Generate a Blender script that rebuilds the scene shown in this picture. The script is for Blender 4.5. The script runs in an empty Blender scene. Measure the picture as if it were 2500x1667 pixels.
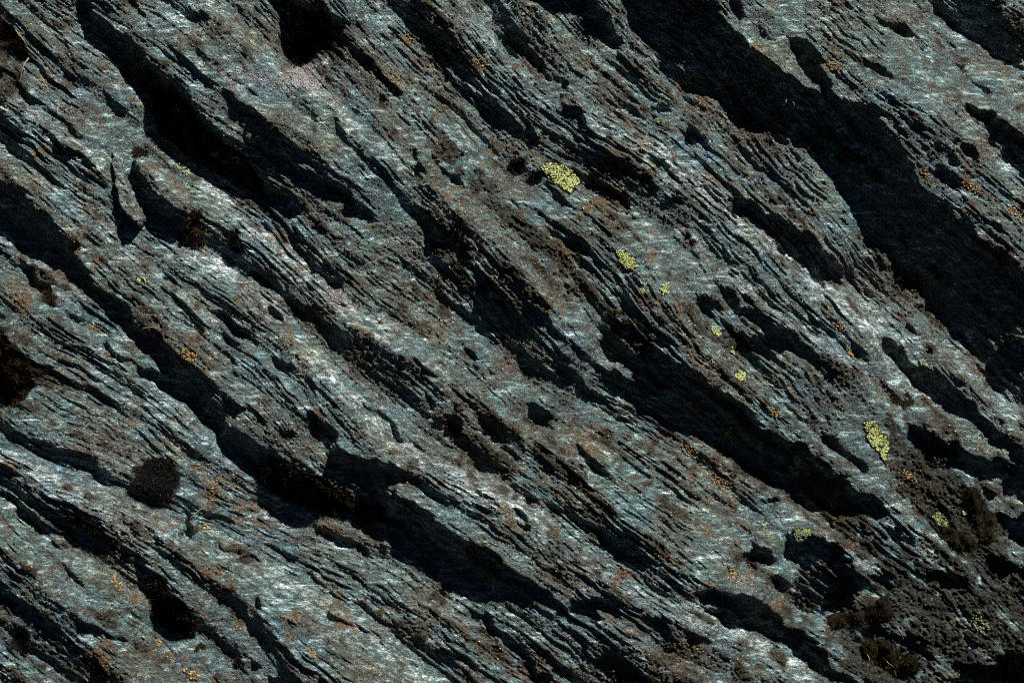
import bpy, math
import numpy as np
sc = bpy.context.scene
# ------------------------------------------------------------------ camera, sky, sun, exposure
U = 0.0005                      # metres per unit of the rock plan (plan is 2500 x 1667 units wide in the view)
CZ = 1.6                        # height of the view centre above the foot of the outcrop
DIST = 2.45
cam = bpy.data.objects.new('camera', bpy.data.cameras.new('camera'))
sc.collection.objects.link(cam)
cam.location = (0, -DIST, CZ); cam.rotation_euler = (math.radians(90), 0, 0)
cam.data.sensor_width = 36; cam.data.lens = 36 * DIST / (2500 * U)
cam.data.clip_start = 0.05; cam.data.clip_end = 200
sc.camera = cam
EL = math.radians(31)           # angle of the sunlight over the rock face
AZ = math.radians(57)           # direction in the face the light comes from
S = np.array([math.cos(EL)*math.cos(AZ), -math.sin(EL), math.cos(EL)*math.sin(AZ)])
w = bpy.data.worlds.new('World'); sc.world = w; w.use_nodes = True
nt = w.node_tree; bg = nt.nodes['Background']
sky = nt.nodes.new('ShaderNodeTexSky'); sky.sky_type = 'NISHITA'; sky.sun_disc = False
sky.altitude = 3000; sky.air_density = 0.07; sky.dust_density = 0.0
sky.sun_elevation = math.asin(S[2]); sky.sun_rotation = math.atan2(S[0], S[1])
nt.links.new(sky.outputs[0], bg.inputs[0]); bg.inputs[1].default_value = 0.05
sun = bpy.data.objects.new('sun', bpy.data.lights.new('sun', 'SUN'))
sc.collection.objects.link(sun)
sun.data.energy = 5.0; sun.data.angle = math.radians(0.5); sun.data.color = (1.0, 0.955, 0.90)
from mathutils import Vector
sun.rotation_euler = Vector(S).to_track_quat('Z', 'Y').to_euler()
sun.location = (1, -2, 4)
sc.view_settings.view_transform = 'Standard'; sc.view_settings.look = 'None'
sc.cycles.use_denoising = False; sc.cycles.filter_width = 1.1
sc.cycles.max_bounces = 4; sc.cycles.diffuse_bounces = 1
sc.view_settings.exposure = 0.45; sc.view_settings.gamma = 1.0

rng = np.random.default_rng(7)
# ------------------------------------------------------------------ relief of the rock face (periodic fields on a regular plan)
G = 2.0
NX, NY = 1536, 1152
OX, OY = -286.0, -318.0
xs = OX + G*np.arange(NX); ys = OY + G*np.arange(NY)
PX, PY = np.meshgrid(xs, ys)
kx = 2*np.pi*np.fft.rfftfreq(NX, G); ky = 2*np.pi*np.fft.fftfreq(NY, G)
KX, KY = np.meshgrid(kx, ky); K2 = KX**2 + KY**2
def blur(a, s): return np.fft.irfft2(np.fft.rfft2(a)*np.exp(-0.5*K2*s*s), s=a.shape)
def norm(a): a = a - a.mean(); return a/a.std()
def noise(s, seed):
    r = np.random.default_rng(seed); return norm(blur(r.standard_normal((NY, NX)), s))
def fbm(s, seed, n=4, p=0.5):
    return norm(sum(noise(max(s*0.5**i, 1.0), seed+i)*p**i for i in range(n)))
def samp(a, x, y):
    fx = (np.asarray(x, float)-OX)/G; fy = (np.asarray(y, float)-OY)/G
    ix = np.floor(fx).astype(int); iy = np.floor(fy).astype(int); tx = fx-ix; ty = fy-iy
    x0 = ix % NX; x1 = (ix+1) % NX; y0 = iy % NY; y1 = (iy+1) % NY
    return (a[y0, x0]*(1-tx)+a[y0, x1]*tx)*(1-ty)+(a[y1, x0]*(1-tx)+a[y1, x1]*tx)*ty
def poly_mask(polys, out, val=1.0):
    for P in polys:
        P = np.array(P, float)
        i0 = max(int((P[:, 0].min()-OX)/G)-1, 0); i1 = min(int((P[:, 0].max()-OX)/G)+2, NX)
        j0 = max(int((P[:, 1].min()-OY)/G)-1, 0); j1 = min(int((P[:, 1].max()-OY)/G)+2, NY)
        X = PX[j0:j1, i0:i1]; Y = PY[j0:j1, i0:i1]; ins = inside(P, X, Y)
        out[j0:j1, i0:i1][ins] = val
def inside(P, X, Y):
    ins = np.zeros(X.shape, bool); n = len(P)
    for a in range(n):
        x0, y0 = P[a]; x1, y1 = P[(a+1) % n]
        if y0 == y1: continue
        c = ((y0 > Y) != (y1 > Y)) & (X < (x1-x0)*(Y-y0)/(y1-y0)+x0)
        ins ^= c
    return ins
def stroke(out, pts, width, amp):
    pts = np.array(pts, float); m = width*2.6
    i0 = max(int((pts[:, 0].min()-m-OX)/G), 0); i1 = min(int((pts[:, 0].max()+m-OX)/G), NX)
    j0 = max(int((pts[:, 1].min()-m-OY)/G), 0); j1 = min(int((pts[:, 1].max()+m-OY)/G), NY)
    X = PX[j0:j1, i0:i1]; Y = PY[j0:j1, i0:i1]; d2 = np.full(X.shape, 1e9)
    for (x0, y0), (x1, y1) in zip(pts[:-1], pts[1:]):
        dx, dy = x1-x0, y1-y0; t = np.clip(((X-x0)*dx+(Y-y0)*dy)/(dx*dx+dy*dy), 0, 1)
        d2 = np.minimum(d2, (X-x0-t*dx)**2+(Y-y0-t*dy)**2)
    out[j0:j1, i0:i1] += amp*np.exp(-d2/(width*width))
q = 1/2.613
def tile(ox, oy): return lambda pts: [(ox+a*q, oy+b*q) for a, b in pts]
A, B, C_ = tile(0, 0), tile(800, 0), tile(1650, 0)
D, E, F = tile(0, 550), tile(800, 550), tile(1650, 550)
G_, H_, I_ = tile(0, 1067), tile(800, 1067), tile(1650, 1067)
O = lambda pts: [(a*1.063, b*1.063) for a, b in pts]
# deep clefts under overhanging edges of the schist layers
CLEFTS = [
 A([(530,-60),(590,60),(700,150),(800,230),(900,310),(960,400),(1010,470),(1100,520),(1190,590),(1270,690),(1330,800),(1420,870),(1560,950),(1650,1000),(1750,1100),(1850,1180),(1900,1280),(2010,1330),(1900,1350),(1780,1330),(1690,1300),(1560,1200),(1430,1120),(1330,1090),(1230,1050),(1130,980),(1090,900),(990,850),(960,800),(950,700),(920,600),(880,530),(800,460),(740,380),(650,270),(580,190),(560,110),(480,-60)]),
 A([(1560,850),(1700,920),(1850,1020),(2000,1120),(2221,1200),(2260,1330),(2050,1250),(1900,1150),(1750,1040),(1600,960)]),
 A([(-60,400),(60,450),(130,520),(200,580),(250,630),(300,700),(230,650),(150,590),(80,520),(20,480),(-60,470)]),
 A([(-60,80),(50,150),(130,220),(180,300),(120,330),(60,280),(-60,250)]),
 A([(1200,30),(1280,80),(1380,150),(1330,160),(1260,120),(1210,70)]),
 A([(1700,-60),(1800,80),(1830,200),(1820,300),(1880,390),(1960,350),(2030,290),(2120,290),(2150,200),(2080,130),(1980,60),(1900,-60)]),
 A([(2050,670),(2130,760),(2200,860),(2221,900),(2221,870),(2150,740),(2080,680)]),
 A([(-60,1110),(80,1190),(160,1240),(240,1350),(330,1420),(420,1480),(520,1568),(180,1568),(100,1480),(-60,1380)]),
 A([(840,1050),(900,1160),(960,1230),(1060,1330),(1180,1400),(1230,1500),(1160,1570),(1030,1440),(930,1370),(870,1200),(820,1080)]),
 B([(510,20),(560,80),(640,130),(720,180),(760,260),(770,310),(700,280),(620,210),(570,130),(520,60)]),
 B([(-40,60),(60,120),(160,150),(140,250),(60,290),(-40,300)]),
 B([(1060,20),(1130,90),(1180,150),(1250,230),(1330,330),(1430,430),(1500,490),(1530,560),(1560,640),(1640,740),(1680,800),(1620,810),(1560,740),(1510,660),(1510,580),(1440,510),(1370,450),(1280,380),(1190,330),(1160,240),(1150,160),(1070,80)]),
 B([(1040,240),(1110,260),(1170,270),(1180,320),(1100,280)]),
 B([(1150,-80),(1700,-80),(1750,60),(1800,130),(1830,200),(1900,290),(1920,360),(1850,330),(1760,240),(1640,150),(1560,80),(1400,30),(1290,20)]),
 B([(1880,-100),(2260,-100),(2260,590),(2170,480),(2100,380),(2060,290),(1970,200),(1900,140),(1910,60)]),
 B([(1700,940),(1800,1000),(1900,1050),(2000,1120),(2100,1200),(2240,1270),(2240,1320),(2120,1260),(2000,1190),(1900,1110),(1800,1050),(1720,990)]),
 B([(1560,1060),(1640,1110),(1760,1150),(1840,1220),(1930,1310),(2000,1380),(1900,1340),(1790,1260),(1700,1190),(1620,1140)]),
 B([(1170,990),(1250,990),(1260,1060),(1200,1090)]), B([(1290,1090),(1370,1090),(1370,1140),(1290,1150)]),
 B([(590,960),(620,1000),(610,1080),(610,1140),(580,1090),(580,1000)]),
 B([(640,990),(720,1030),(800,1110),(900,1170),(940,1200),(840,1180),(760,1120),(690,1060)]),
 B([(620,1500),(720,1500),(700,1568),(600,1540)]),
 B([(0,1230),(120,1290),(240,1350),(340,1440),(300,1460),(180,1380),(60,1310),(0,1280)]),
 B([(1380,1440),(1560,1480),(1680,1568),(1560,1590),(1400,1480)]),
 B([(340,600),(390,620),(370,680),(320,650)]), B([(2070,640),(2150,680),(2160,780),(2100,750)]),
 B([(900,940),(940,960),(920,1060),(890,1040)]),
 C_([(-60,-100),(100,-100),(230,80),(340,180),(470,290),(600,400),(700,500),(810,570),(890,610),(1040,640),(1180,700),(1250,740),(1260,830),(1350,920),(1430,1040),(1520,1150),(1600,1240),(1700,1310),(1800,1400),(1900,1500),(1990,1570),(2080,1647),(2140,1697),(2290,1750),(2500,1900),(2500,2900),(2380,2750),(2221,2637),(2100,2537),(2030,2447),(1980,2357),(1900,2277),(1830,2197),(1760,2127),(1690,2057),(1600,1997),(1590,1927),(1530,1827),(1470,1747),(1400,1687),(1330,1627),(1260,1587),(1210,1500),(1130,1350),(1080,1270),(1010,1180),(960,1080),(900,1000),(870,910),(760,910),(640,880),(540,850),(430,800),(350,740),(310,690),(230,620),(150,590),(50,570),(-60,500)]),
 C_([(270,-60),(420,60),(420,110),(550,200),(620,260),(560,250),(430,160),(330,60),(240,-60)]),
 C_([(720,200),(790,260),(850,330),(880,420),(950,520),(1000,620),(940,600),(860,540),(800,420),(730,320)]),
 C_([(1230,60),(1300,110),(1400,150),(1500,200),(1450,220),(1370,190),(1280,130)]),
 C_([(1690,860),(1760,900),(1830,960),(1880,1040),(1930,1120),(1960,1160),(1880,1080),(1800,1000),(1710,930)]),
 C_([(1600,1070),(1700,1100),(1780,1180),(1800,1240),(1740,1210),(1650,1130)]),
 C_([(1820,690),(1950,740),(2070,820),(2260,940),(2260,1080),(2120,1010),(2050,900),(1950,830),(1840,740)]),
 C_([(1480,250),(1560,290),(1600,330),(1540,310)]), C_([(1890,1360),(1990,1430),(2060,1530),(1990,1490),(1910,1410)]),
 C_([(20,780),(90,810),(160,880),(220,980),(150,960),(60,880)]), C_([(560,1090),(610,1150),(620,1230),(590,1200)]),
 C_([(330,1240),(440,1290),(540,1340),(640,1400),(760,1460),(850,1500),(930,1577),(1020,1667),(1090,1757),(1060,1837),(960,1837),(870,1747),(760,1677),(660,1597),(560,1480),(430,1380),(350,1320)]),
 D([(150,-20),(330,-10),(350,70),(430,150),(520,220),(590,300),(650,380),(740,440),(830,530),(870,620),(960,660),(1050,700),(1070,790),(1110,860),(1200,920),(1250,1020),(1330,1090),(1400,1150),(1450,1230),(1530,1300),(1650,1370),(1750,1430),(1800,1500),(1900,1568),(1950,1600),(1640,1600),(1560,1550),(1500,1490),(1410,1420),(1380,1350),(1300,1290),(1240,1200),(1160,1120),(1080,1030),(1030,940),(1000,880),(960,800),(880,740),(820,690),(790,620),(700,560),(640,480),(590,410),(540,340),(430,270),(330,190),(240,140),(180,70)]),
 D([(640,700),(700,760),(760,810),(870,860),(960,910),(1050,980),(1100,1050),(1000,1010),(880,950),(800,880),(700,830),(650,760)]),
 D([(-60,130),(90,200),(170,240),(230,300),(280,370),(350,420),(340,490),(300,510),(270,440),(200,370),(130,280),(50,230),(-60,190)]),
 D([(-40,570),(50,580),(40,610),(-40,600)]),
 D([(-60,690),(80,730),(120,800),(220,850),(290,900),(290,960),(200,1000),(190,1080),(140,1150),(60,1120),(-60,1060)]),
 D([(1340,130),(1420,190),(1530,220),(1640,280),(1760,340),(1770,370),(1650,330),(1540,270),(1430,240),(1360,180)]),
 D([(1790,430),(1870,485),(1960,545),(2060,580),(2140,630),(2060,630),(1940,580),(1850,510),(1790,460)]),
 D([(1000,230),(1050,300),(1110,350),(1160,440),(1200,500),(1150,460),(1080,370),(1010,280)]),
 D([(1700,500),(1790,570),(1850,640),(1790,620),(1710,550)]),
 D([(1930,1180),(2030,1220),(2130,1300),(2221,1390),(2221,1430),(2100,1340),(1980,1250)]),
 D([(1720,1260),(1830,1310),(1990,1340),(1900,1350),(1790,1320)]),
 D([(350,540),(450,600),(650,690),(560,660),(440,620)]),
 D([(1450,40),(1540,50),(1565,120),(1560,190),(1500,150)]),
 D([(1860,30),(1900,60),(1960,180),(2040,290),(2150,340),(2190,390),(2100,385),(2010,310),(1940,210),(1880,110)]),
 E([(1000,420),(1080,460),(1170,490),(1170,530),(1100,550),(1050,510)]), E([(1160,560),(1260,590),(1330,640),(1280,640),(1190,600)]),
 E([(1480,20),(1580,60),(1660,130),(1560,100)]),
 E([(1780,640),(1850,600),(1960,640),(2050,720),(2130,800),(2221,850),(2450,1020),(2600,1130),(2700,1180),(2750,1280),(2870,1340),(3000,1400),(3150,1490),(3260,1580),(2700,1580),(2640,1490),(2560,1430),(2450,1400),(2330,1360),(2221,1310),(2150,1280),(2020,1220),(1920,1160),(1850,1100),(1840,1030),(1750,960),(1720,880),(1830,920),(1900,970),(1990,1025),(1920,930),(1830,850),(1700,780)]),
 E([(760,1180),(830,1220),(890,1300),(930,1370),(1000,1450),(1060,1530),(1140,1590),(990,1590),(930,1480),(870,1400),(820,1330),(780,1260)]),
 E([(620,1080),(700,1120),(790,1200),(740,1190),(660,1140)]),
 E([(1290,1110),(1400,1180),(1500,1230),(1550,1250),(1400,1280),(1320,1230),(1290,1170)]),
 E([(320,550),(400,570),(470,580),(380,600),(330,580)]), E([(820,720),(900,800),(950,880),(1040,900),(1070,960),(1000,920),(900,880),(830,800)]),
 E([(0,1440),(80,1450),(200,1470),(330,1500),(420,1560),(420,1640),(200,1600),(0,1568)]),
 E([(620,60),(700,50),(760,80),(680,90)]), E([(600,160),(680,230),(760,300),(860,330),(930,420),(850,360),(720,300),(640,240)]),
 E([(60,180),(130,240),(200,330),(140,290)]), E([(1210,1250),(1310,1290),(1280,1310)]),
 E([(60,480),(130,505),(180,540),(110,525)]), 
 F([(250,370),(330,400),(420,480),(540,560),(640,640),(720,700),(820,720),(790,760),(700,800),(620,850),(520,870),(430,850),(380,780),(370,720),(450,720),(560,700),(480,620),(380,550),(300,450)]),
 F([(290,600),(380,640),(450,680),(500,760),(480,860),(400,850),(390,790),(330,700)]),
 F([(60,460),(160,540),(280,580),(320,500),(200,470),(110,450)]), F([(60,20),(120,120),(180,210),(150,220),(90,130),(40,50)]),
 F([(1300,710),(1380,720),(1450,790),(1530,860),(1640,940),(1750,1010),(1830,1080),(1920,1170),(2020,1270),(2120,1360),(2240,1470),(2240,1520),(2140,1480),(2050,1400),(1900,1310),(1800,1220),(1700,1140),(1600,1080),(1500,980),(1430,910),(1370,850),(1320,780)]),
 F([(1420,570),(1480,550),(1470,610)]), F([(1060,750),(1150,760),(1240,800),(1280,850),(1200,820),(1100,780)]), F([(1080,900),(1180,920),(1120,940)]),
 F([(1480,1250),(1560,1290),(1640,1320),(1800,1380),(1900,1450),(2000,1480),(2050,1568),(1620,1568),(1610,1500),(1500,1420),(1470,1350)]),
 F([(940,1170),(980,1220),(960,1260)]),
 G_([(1380,0),(1500,10),(1600,60),(1700,110),(1850,170),(1950,240),(2080,300),(2150,350),(2240,400),(2240,480),(2130,490),(2060,500),(1930,470),(1830,450),(1760,400),(1660,330),(1610,250),(1560,170),(1480,130),(1400,60)]),
 G_([(760,700),(850,760),(920,820),(950,880),(1050,920),(1120,1010),(1200,1090),(1240,1170),(1200,1260),(1130,1280),(1040,1260),(980,1200),(940,1120),(950,1000),(910,920),(900,850),(820,780)]),
 G_([(400,470),(500,500),(600,560),(750,620),(780,660),(740,700),(660,660),(560,600),(470,560),(410,510)]),
 G_([(70,360),(130,420),(200,490),(280,560),(340,610),(260,590),(160,500),(90,420)]), G_([(560,190),(680,220),(730,240),(680,310),(620,270)]),
 G_([(-60,900),(60,990),(150,1050),(250,1110),(330,1190),(420,1260),(350,1250),(230,1160),(120,1110),(-60,1040)]),
 G_([(80,1220),(200,1240),(220,1310),(130,1360),(80,1300)]), G_([(1150,400),(1190,430),(1200,530),(1240,600),(1220,660),(1160,610),(1160,500)]),
 G_([(1520,740),(1620,790),(1700,860),(1640,830),(1550,780)]), G_([(1370,700),(1450,720),(1430,770)]),
 G_([(1600,1000),(1670,1040),(1640,1080)]), G_([(1700,1080),(1830,1130),(1930,1200),(1850,1170)]),
 G_([(1410,1320),(1540,1370),(1620,1440),(1780,1520),(1920,1590),(1820,1590),(1680,1500),(1560,1430),(1450,1370)]),
 G_([(1500,1400),(1550,1430),(1530,1480)]), G_([(430,1270),(560,1330),(700,1420),(600,1390)]),
 H_([(230,200),(330,230),(420,330),(540,420),(660,490),(760,590),(860,630),(960,670),(1040,730),(1140,800),(1240,850),(1290,900),(1330,940),(1430,1010),(1530,1060),(1640,1020),(1760,1020),(1850,1080),(1900,1140),(1800,1120),(1700,1080),(1750,1160),(1640,1130),(1500,1110),(1380,1060),(1290,1080),(1200,1080),(1130,1030),(1040,1000),(930,950),(880,890),(800,830),(700,760),(620,720),(510,690),(480,620),(440,570),(330,560),(230,520),(130,480),(-20,490),(-20,400),(120,370),(230,420),(260,380),(250,300)]),
 H_([(-20,60),(230,120),(400,160),(430,200),(340,210),(150,190),(60,160),(-20,140)]),
 H_([(880,-20),(960,60),(1010,130),(1100,200),(1180,280),(1280,330),(1400,400),(1520,460),(1640,540),(1760,590),(1850,610),(1960,680),(2060,740),(2030,800),(1960,800),(1880,760),(1800,680),(1700,610),(1560,560),(1450,500),(1360,440),(1290,410),(1220,360),(1150,280),(1070,220),(1010,180),(940,80),(860,0)]),
 H_([(1190,430),(1240,490),(1300,570),(1380,660),(1400,690),(1320,640),(1260,560),(1200,490)]),
 H_([(910,1080),(990,1130),(1050,1190),(1130,1260),(1220,1330),(1300,1400),(1330,1470),(1400,1530),(1440,1620),(1330,1620),(1260,1460),(1200,1390),(1100,1290),(1010,1220),(930,1140)]),
 H_([(2080,870),(2221,940),(2260,980),(2120,920)]), H_([(1740,1360),(1820,1370),(1900,1420),(2000,1490),(2100,1540),(2200,1620),(1900,1620),(1800,1480),(1740,1420)]),
 H_([(2040,1090),(2120,1160),(2221,1260),(2260,1330),(2140,1260),(2060,1170)]), H_([(1520,100),(1620,200),(1750,280),(1850,330),(1760,310),(1620,240),(1540,150)]),
 H_([(700,1380),(820,1390),(940,1470),(1000,1520),(880,1470),(760,1470)]), H_([(250,1020),(340,1040),(420,1100),(350,1080)]),
 I_([(60,1020),(200,1080),(400,1160),(560,1130),(640,1120),(740,1210),(850,1290),(930,1360),(950,1420),(1060,1500),(1200,1530),(1300,1620),(1100,1620),(1000,1530),(880,1460),(760,1390),(640,1310),(560,1260),(430,1220),(360,1230),(260,1150),(130,1080)]),
 I_([(50,920),(170,960),(290,960),(420,960),(520,1020),(600,1060),(630,1130),(500,1160),(380,1120),(250,1060),(100,990)]),
 I_([(690,620),(800,650),(940,630),(1040,690),(1120,770),(1170,850),(1110,850),(1180,920),(1240,970),(1200,1010),(1180,1060),(1040,1120),(960,1140),(870,1170),(800,1140),(740,1090),(700,1040),(690,960),(640,900),(790,880),(720,760),(700,700)]),
 I_([(220,50),(400,60),(520,100),(700,60),(800,170),(950,200),(1060,240),(1150,330),(1300,400),(1370,480),(1300,530),(1150,560),(990,540),(930,440),(870,400),(760,360),(620,290),(520,230),(430,160),(300,110)]),
 I_([(450,680),(560,680),(600,720),(560,860),(480,860),(450,780)]),
 I_([(1490,0),(1700,40),(1850,100),(2000,150),(2150,160),(2260,200),(2260,420),(2130,370),(2000,370),(1960,400),(1930,300),(1800,220),(1640,170),(1600,100)]),
 I_([(2030,440),(2260,500),(2260,720),(2080,650),(2050,560)]), I_([(1650,830),(1820,850),(1870,940),(1800,1000),(1700,990),(1600,900)]),
 I_([(540,390),(640,400),(720,450),(620,430)]), I_([(1200,850),(1330,890),(1420,950),(1380,1000),(1280,960)]),
 I_([(1830,1480),(2030,1430),(2060,1300),(2150,1350),(2260,1620),(1720,1620)]),
 I_([(1380,540),(1480,580),(1500,680),(1430,700),(1380,640)]), I_([(1180,1230),(1420,1260),(1600,1330),(1700,1440),(1560,1400),(1400,1310),(1200,1290)]),
]
SPURS = [   # slivers of rock standing in the clefts
 E([(1830,680),(1880,680),(1960,740),(2045,845),(1960,800),(1870,740)]),
 A([(1560,1010),(1640,1060),(1800,1130),(1900,1210),(1990,1280),(1930,1290),(1800,1210),(1680,1120),(1590,1060)]),
 H_([(340,320),(420,340),(470,400),(540,470),(480,480),(400,440)]),
]
# long rounded ridges that face the light, and hollows that turn away
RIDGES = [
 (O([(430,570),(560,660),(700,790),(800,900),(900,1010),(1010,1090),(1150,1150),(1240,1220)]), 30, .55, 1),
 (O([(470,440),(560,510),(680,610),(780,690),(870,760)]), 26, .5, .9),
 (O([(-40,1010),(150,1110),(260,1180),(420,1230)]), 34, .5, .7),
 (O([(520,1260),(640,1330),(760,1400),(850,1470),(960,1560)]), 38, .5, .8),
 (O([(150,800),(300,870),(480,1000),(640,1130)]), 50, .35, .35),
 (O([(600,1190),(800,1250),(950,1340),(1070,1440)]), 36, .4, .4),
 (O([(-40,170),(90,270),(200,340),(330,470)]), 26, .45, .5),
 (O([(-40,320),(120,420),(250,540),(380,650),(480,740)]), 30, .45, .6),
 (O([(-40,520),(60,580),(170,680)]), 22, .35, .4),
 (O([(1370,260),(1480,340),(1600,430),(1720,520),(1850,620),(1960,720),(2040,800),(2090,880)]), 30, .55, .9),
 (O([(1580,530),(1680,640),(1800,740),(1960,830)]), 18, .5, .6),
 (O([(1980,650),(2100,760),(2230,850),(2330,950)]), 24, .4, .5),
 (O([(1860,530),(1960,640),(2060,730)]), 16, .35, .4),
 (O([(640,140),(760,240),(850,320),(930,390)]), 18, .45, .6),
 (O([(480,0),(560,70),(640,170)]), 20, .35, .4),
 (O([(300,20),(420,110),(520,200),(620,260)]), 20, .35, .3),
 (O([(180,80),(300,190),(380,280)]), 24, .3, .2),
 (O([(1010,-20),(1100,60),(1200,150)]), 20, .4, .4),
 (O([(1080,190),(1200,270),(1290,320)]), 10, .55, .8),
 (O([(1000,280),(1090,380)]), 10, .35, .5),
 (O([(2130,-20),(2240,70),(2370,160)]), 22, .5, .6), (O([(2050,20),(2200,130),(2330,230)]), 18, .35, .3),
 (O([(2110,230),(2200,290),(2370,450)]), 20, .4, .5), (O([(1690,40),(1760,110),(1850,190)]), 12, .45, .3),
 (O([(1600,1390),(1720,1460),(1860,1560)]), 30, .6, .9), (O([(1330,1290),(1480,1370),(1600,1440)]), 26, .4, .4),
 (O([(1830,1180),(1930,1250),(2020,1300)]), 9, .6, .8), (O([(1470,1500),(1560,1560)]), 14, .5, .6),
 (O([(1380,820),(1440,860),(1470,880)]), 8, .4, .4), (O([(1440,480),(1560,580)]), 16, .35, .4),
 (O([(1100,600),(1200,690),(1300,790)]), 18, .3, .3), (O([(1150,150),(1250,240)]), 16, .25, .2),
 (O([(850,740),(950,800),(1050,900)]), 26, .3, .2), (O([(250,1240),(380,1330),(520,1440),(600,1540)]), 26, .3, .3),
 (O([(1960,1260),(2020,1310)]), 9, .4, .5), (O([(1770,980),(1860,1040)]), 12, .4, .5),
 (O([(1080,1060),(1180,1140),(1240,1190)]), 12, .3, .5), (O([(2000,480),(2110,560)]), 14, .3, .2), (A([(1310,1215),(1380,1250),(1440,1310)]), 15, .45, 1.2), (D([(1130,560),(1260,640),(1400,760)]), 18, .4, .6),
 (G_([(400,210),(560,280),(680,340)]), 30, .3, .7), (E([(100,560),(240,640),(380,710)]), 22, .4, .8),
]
HOLLOWS = [
 (O([(850,420),(960,520),(1100,640),(1250,760)]), 70, -.22), (O([(720,560),(820,620),(900,680)]), 40, -.22),
 (O([(900,150),(1050,260),(1200,380)]), 70, -.12), (O([(1500,130),(1600,230),(1700,330)]), 45, -.2),
 (O([(1850,20),(1950,120),(2050,280),(2150,380)]), 50, -.2), (O([(1250,820),(1400,950),(1500,1050),(1700,1180)]), 70, -.15),
 (O([(1200,420),(1350,560),(1500,720),(1600,820)]), 50, -.18), (O([(1900,900),(2000,980),(2100,1100)]), 60, -.25),
 (O([(2000,1100),(2120,1250),(2250,1450)]), 110, -.3), (O([(1900,1350),(2050,1500)]), 80, -.3),
 (O([(30,1300),(150,1420),(300,1560)]), 55, -.2), (O([(400,240),(520,330),(640,440)]), 40, -.15),
 (O([(100,40),(200,150)]), 40, -.1), (O([(1000,1350),(1150,1450),(1250,1540)]), 40, -.12),
 (O([(1750,360),(1850,480),(1950,600)]), 40, -.22), (O([(1200,950),(1300,1050),(1400,1150)]), 50, -.15),
 (O([(550,1050),(700,1080),(800,1120)]), 40, -.2), (O([(420,830),(560,960),(700,1050)]), 40, -.12),
 (O([(1800,950),(2000,1150),(2200,1400)]), 200, -.16), (O([(2150,1150),(2300,1500)]), 110, -.26), (O([(1780,330),(1900,460),(2050,640)]), 55, -.30), (O([(1950,1330),(2080,1500)]), 70, -.2), (O([(1550,60),(1900,250),(2300,560)]), 160, -.14), (O([(900,100),(1200,420),(1500,760)]), 130, -.10), (O([(100,1150),(500,1400)]), 160, .08), (O([(100,700),(600,1050)]), 140, .08),
]
# ---- flow of the foliation, taken from the directions of the ridges
qa = np.zeros((NY, NX)); qb = np.zeros((NY, NX)); qw = np.zeros((NY, NX))
def addflow(pts, wd, a=1.0):
    for p0, p1 in zip(pts[:-1], pts[1:]):
        an = math.atan2(p1[1]-p0[1], p1[0]-p0[0])
        t = np.zeros((NY, NX)); stroke(t, [p0, p1], wd, a)
        qa.__iadd__(t*math.cos(2*an)); qb.__iadd__(t*math.sin(2*an)); qw.__iadd__(t)
for p, wd, a, _ in RIDGES: addflow(p, 70)
an0 = math.radians(41.5)
qa += 0.25*math.cos(2*an0); qb += 0.25*math.sin(2*an0)
qa = blur(qa, 40); qb = blur(qb, 40)
TH = 0.5*np.arctan2(qb, qa) + 0.07*fbm(90, 5, 3)
VX = np.cos(TH); VY = np.sin(TH)
def lic(n, L, step=1.0):
    jj, ii = np.mgrid[0:NY, 0:NX].astype(np.float32)
    acc = n.astype(np.float32).copy(); wt = 1.0
    for sg in (1, -1):
        X = ii.copy(); Y = jj.copy()
        for k in range(L):
            xi = np.rint(X).astype(np.int32) % NX; yi = np.rint(Y).astype(np.int32) % NY
            X += sg*step*VX[yi, xi]; Y += sg*step*VY[yi, xi]
            xi = np.rint(X).astype(np.int32) % NX; yi = np.rint(Y).astype(np.int32) % NY
            ww = math.cos(0.5*math.pi*k/L)**2
            acc += ww*n[yi, xi]
    return norm(acc)
L1 = lic(noise(.9, 11), 12)             # finest fibres
L2 = lic(noise(2.0, 12), 24)
L3 = lic(noise(5.0, 13), 40, 2.3)
L4 = lic(noise(11., 14), 44, 5.0)
_q1, _q2 = noise(16., 91), noise(16., 92)
def wob(a, k): return samp(a, PX+k*_q1, PY+k*_q2)
L2 = wob(L2, 2.0); L3 = wob(L3, 2.6); L1 = wob(L1, 1.4)
ROUGH = np.clip(.85+.38*fbm(70, 93, 3), .25, 1.6)      # some beds split finely, others are smooth
R1 = noise(1.2, 21); R2 = noise(2.6, 22); R3 = noise(7., 23)
# ---- masks
M = np.zeros((NY, NX)); poly_mask(CLEFTS, M); poly_mask(SPURS, M, 0.0)
# broken edges: warp the outline along and across the layers
wa = 9*L3 + 5*L2 + 2*R2; wc = 2.2*L2 + 2.0*R2 + 3.0*R3 + 5*noise(13., 94)
M = samp(M, PX + wa*VX - wc*VY, PY + wa*VY + wc*VX)
Ms = np.clip(blur(M, 3.4), 0, 1)
pale = np.zeros((NY, NX)); tilt = np.zeros((NY, NX))
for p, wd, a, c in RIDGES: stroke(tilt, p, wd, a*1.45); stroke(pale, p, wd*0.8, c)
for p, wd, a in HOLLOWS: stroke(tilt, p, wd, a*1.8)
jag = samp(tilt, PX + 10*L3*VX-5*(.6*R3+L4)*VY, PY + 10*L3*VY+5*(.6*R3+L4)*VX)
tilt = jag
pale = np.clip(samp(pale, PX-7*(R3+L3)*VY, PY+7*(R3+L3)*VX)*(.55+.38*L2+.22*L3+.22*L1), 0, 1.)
patch = fbm(40, 31, 4, .6)              # patchiness of crusts
CR = 1/(1+np.exp(-(patch*1.3 + 0.3*R3+0.7*L3+.3*L2 - pale*1.6 - 0.35)*1.0))    # 0 bare fibrous schist .. 1 crusted
smooth = np.clip(pale, 0, 1)
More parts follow.
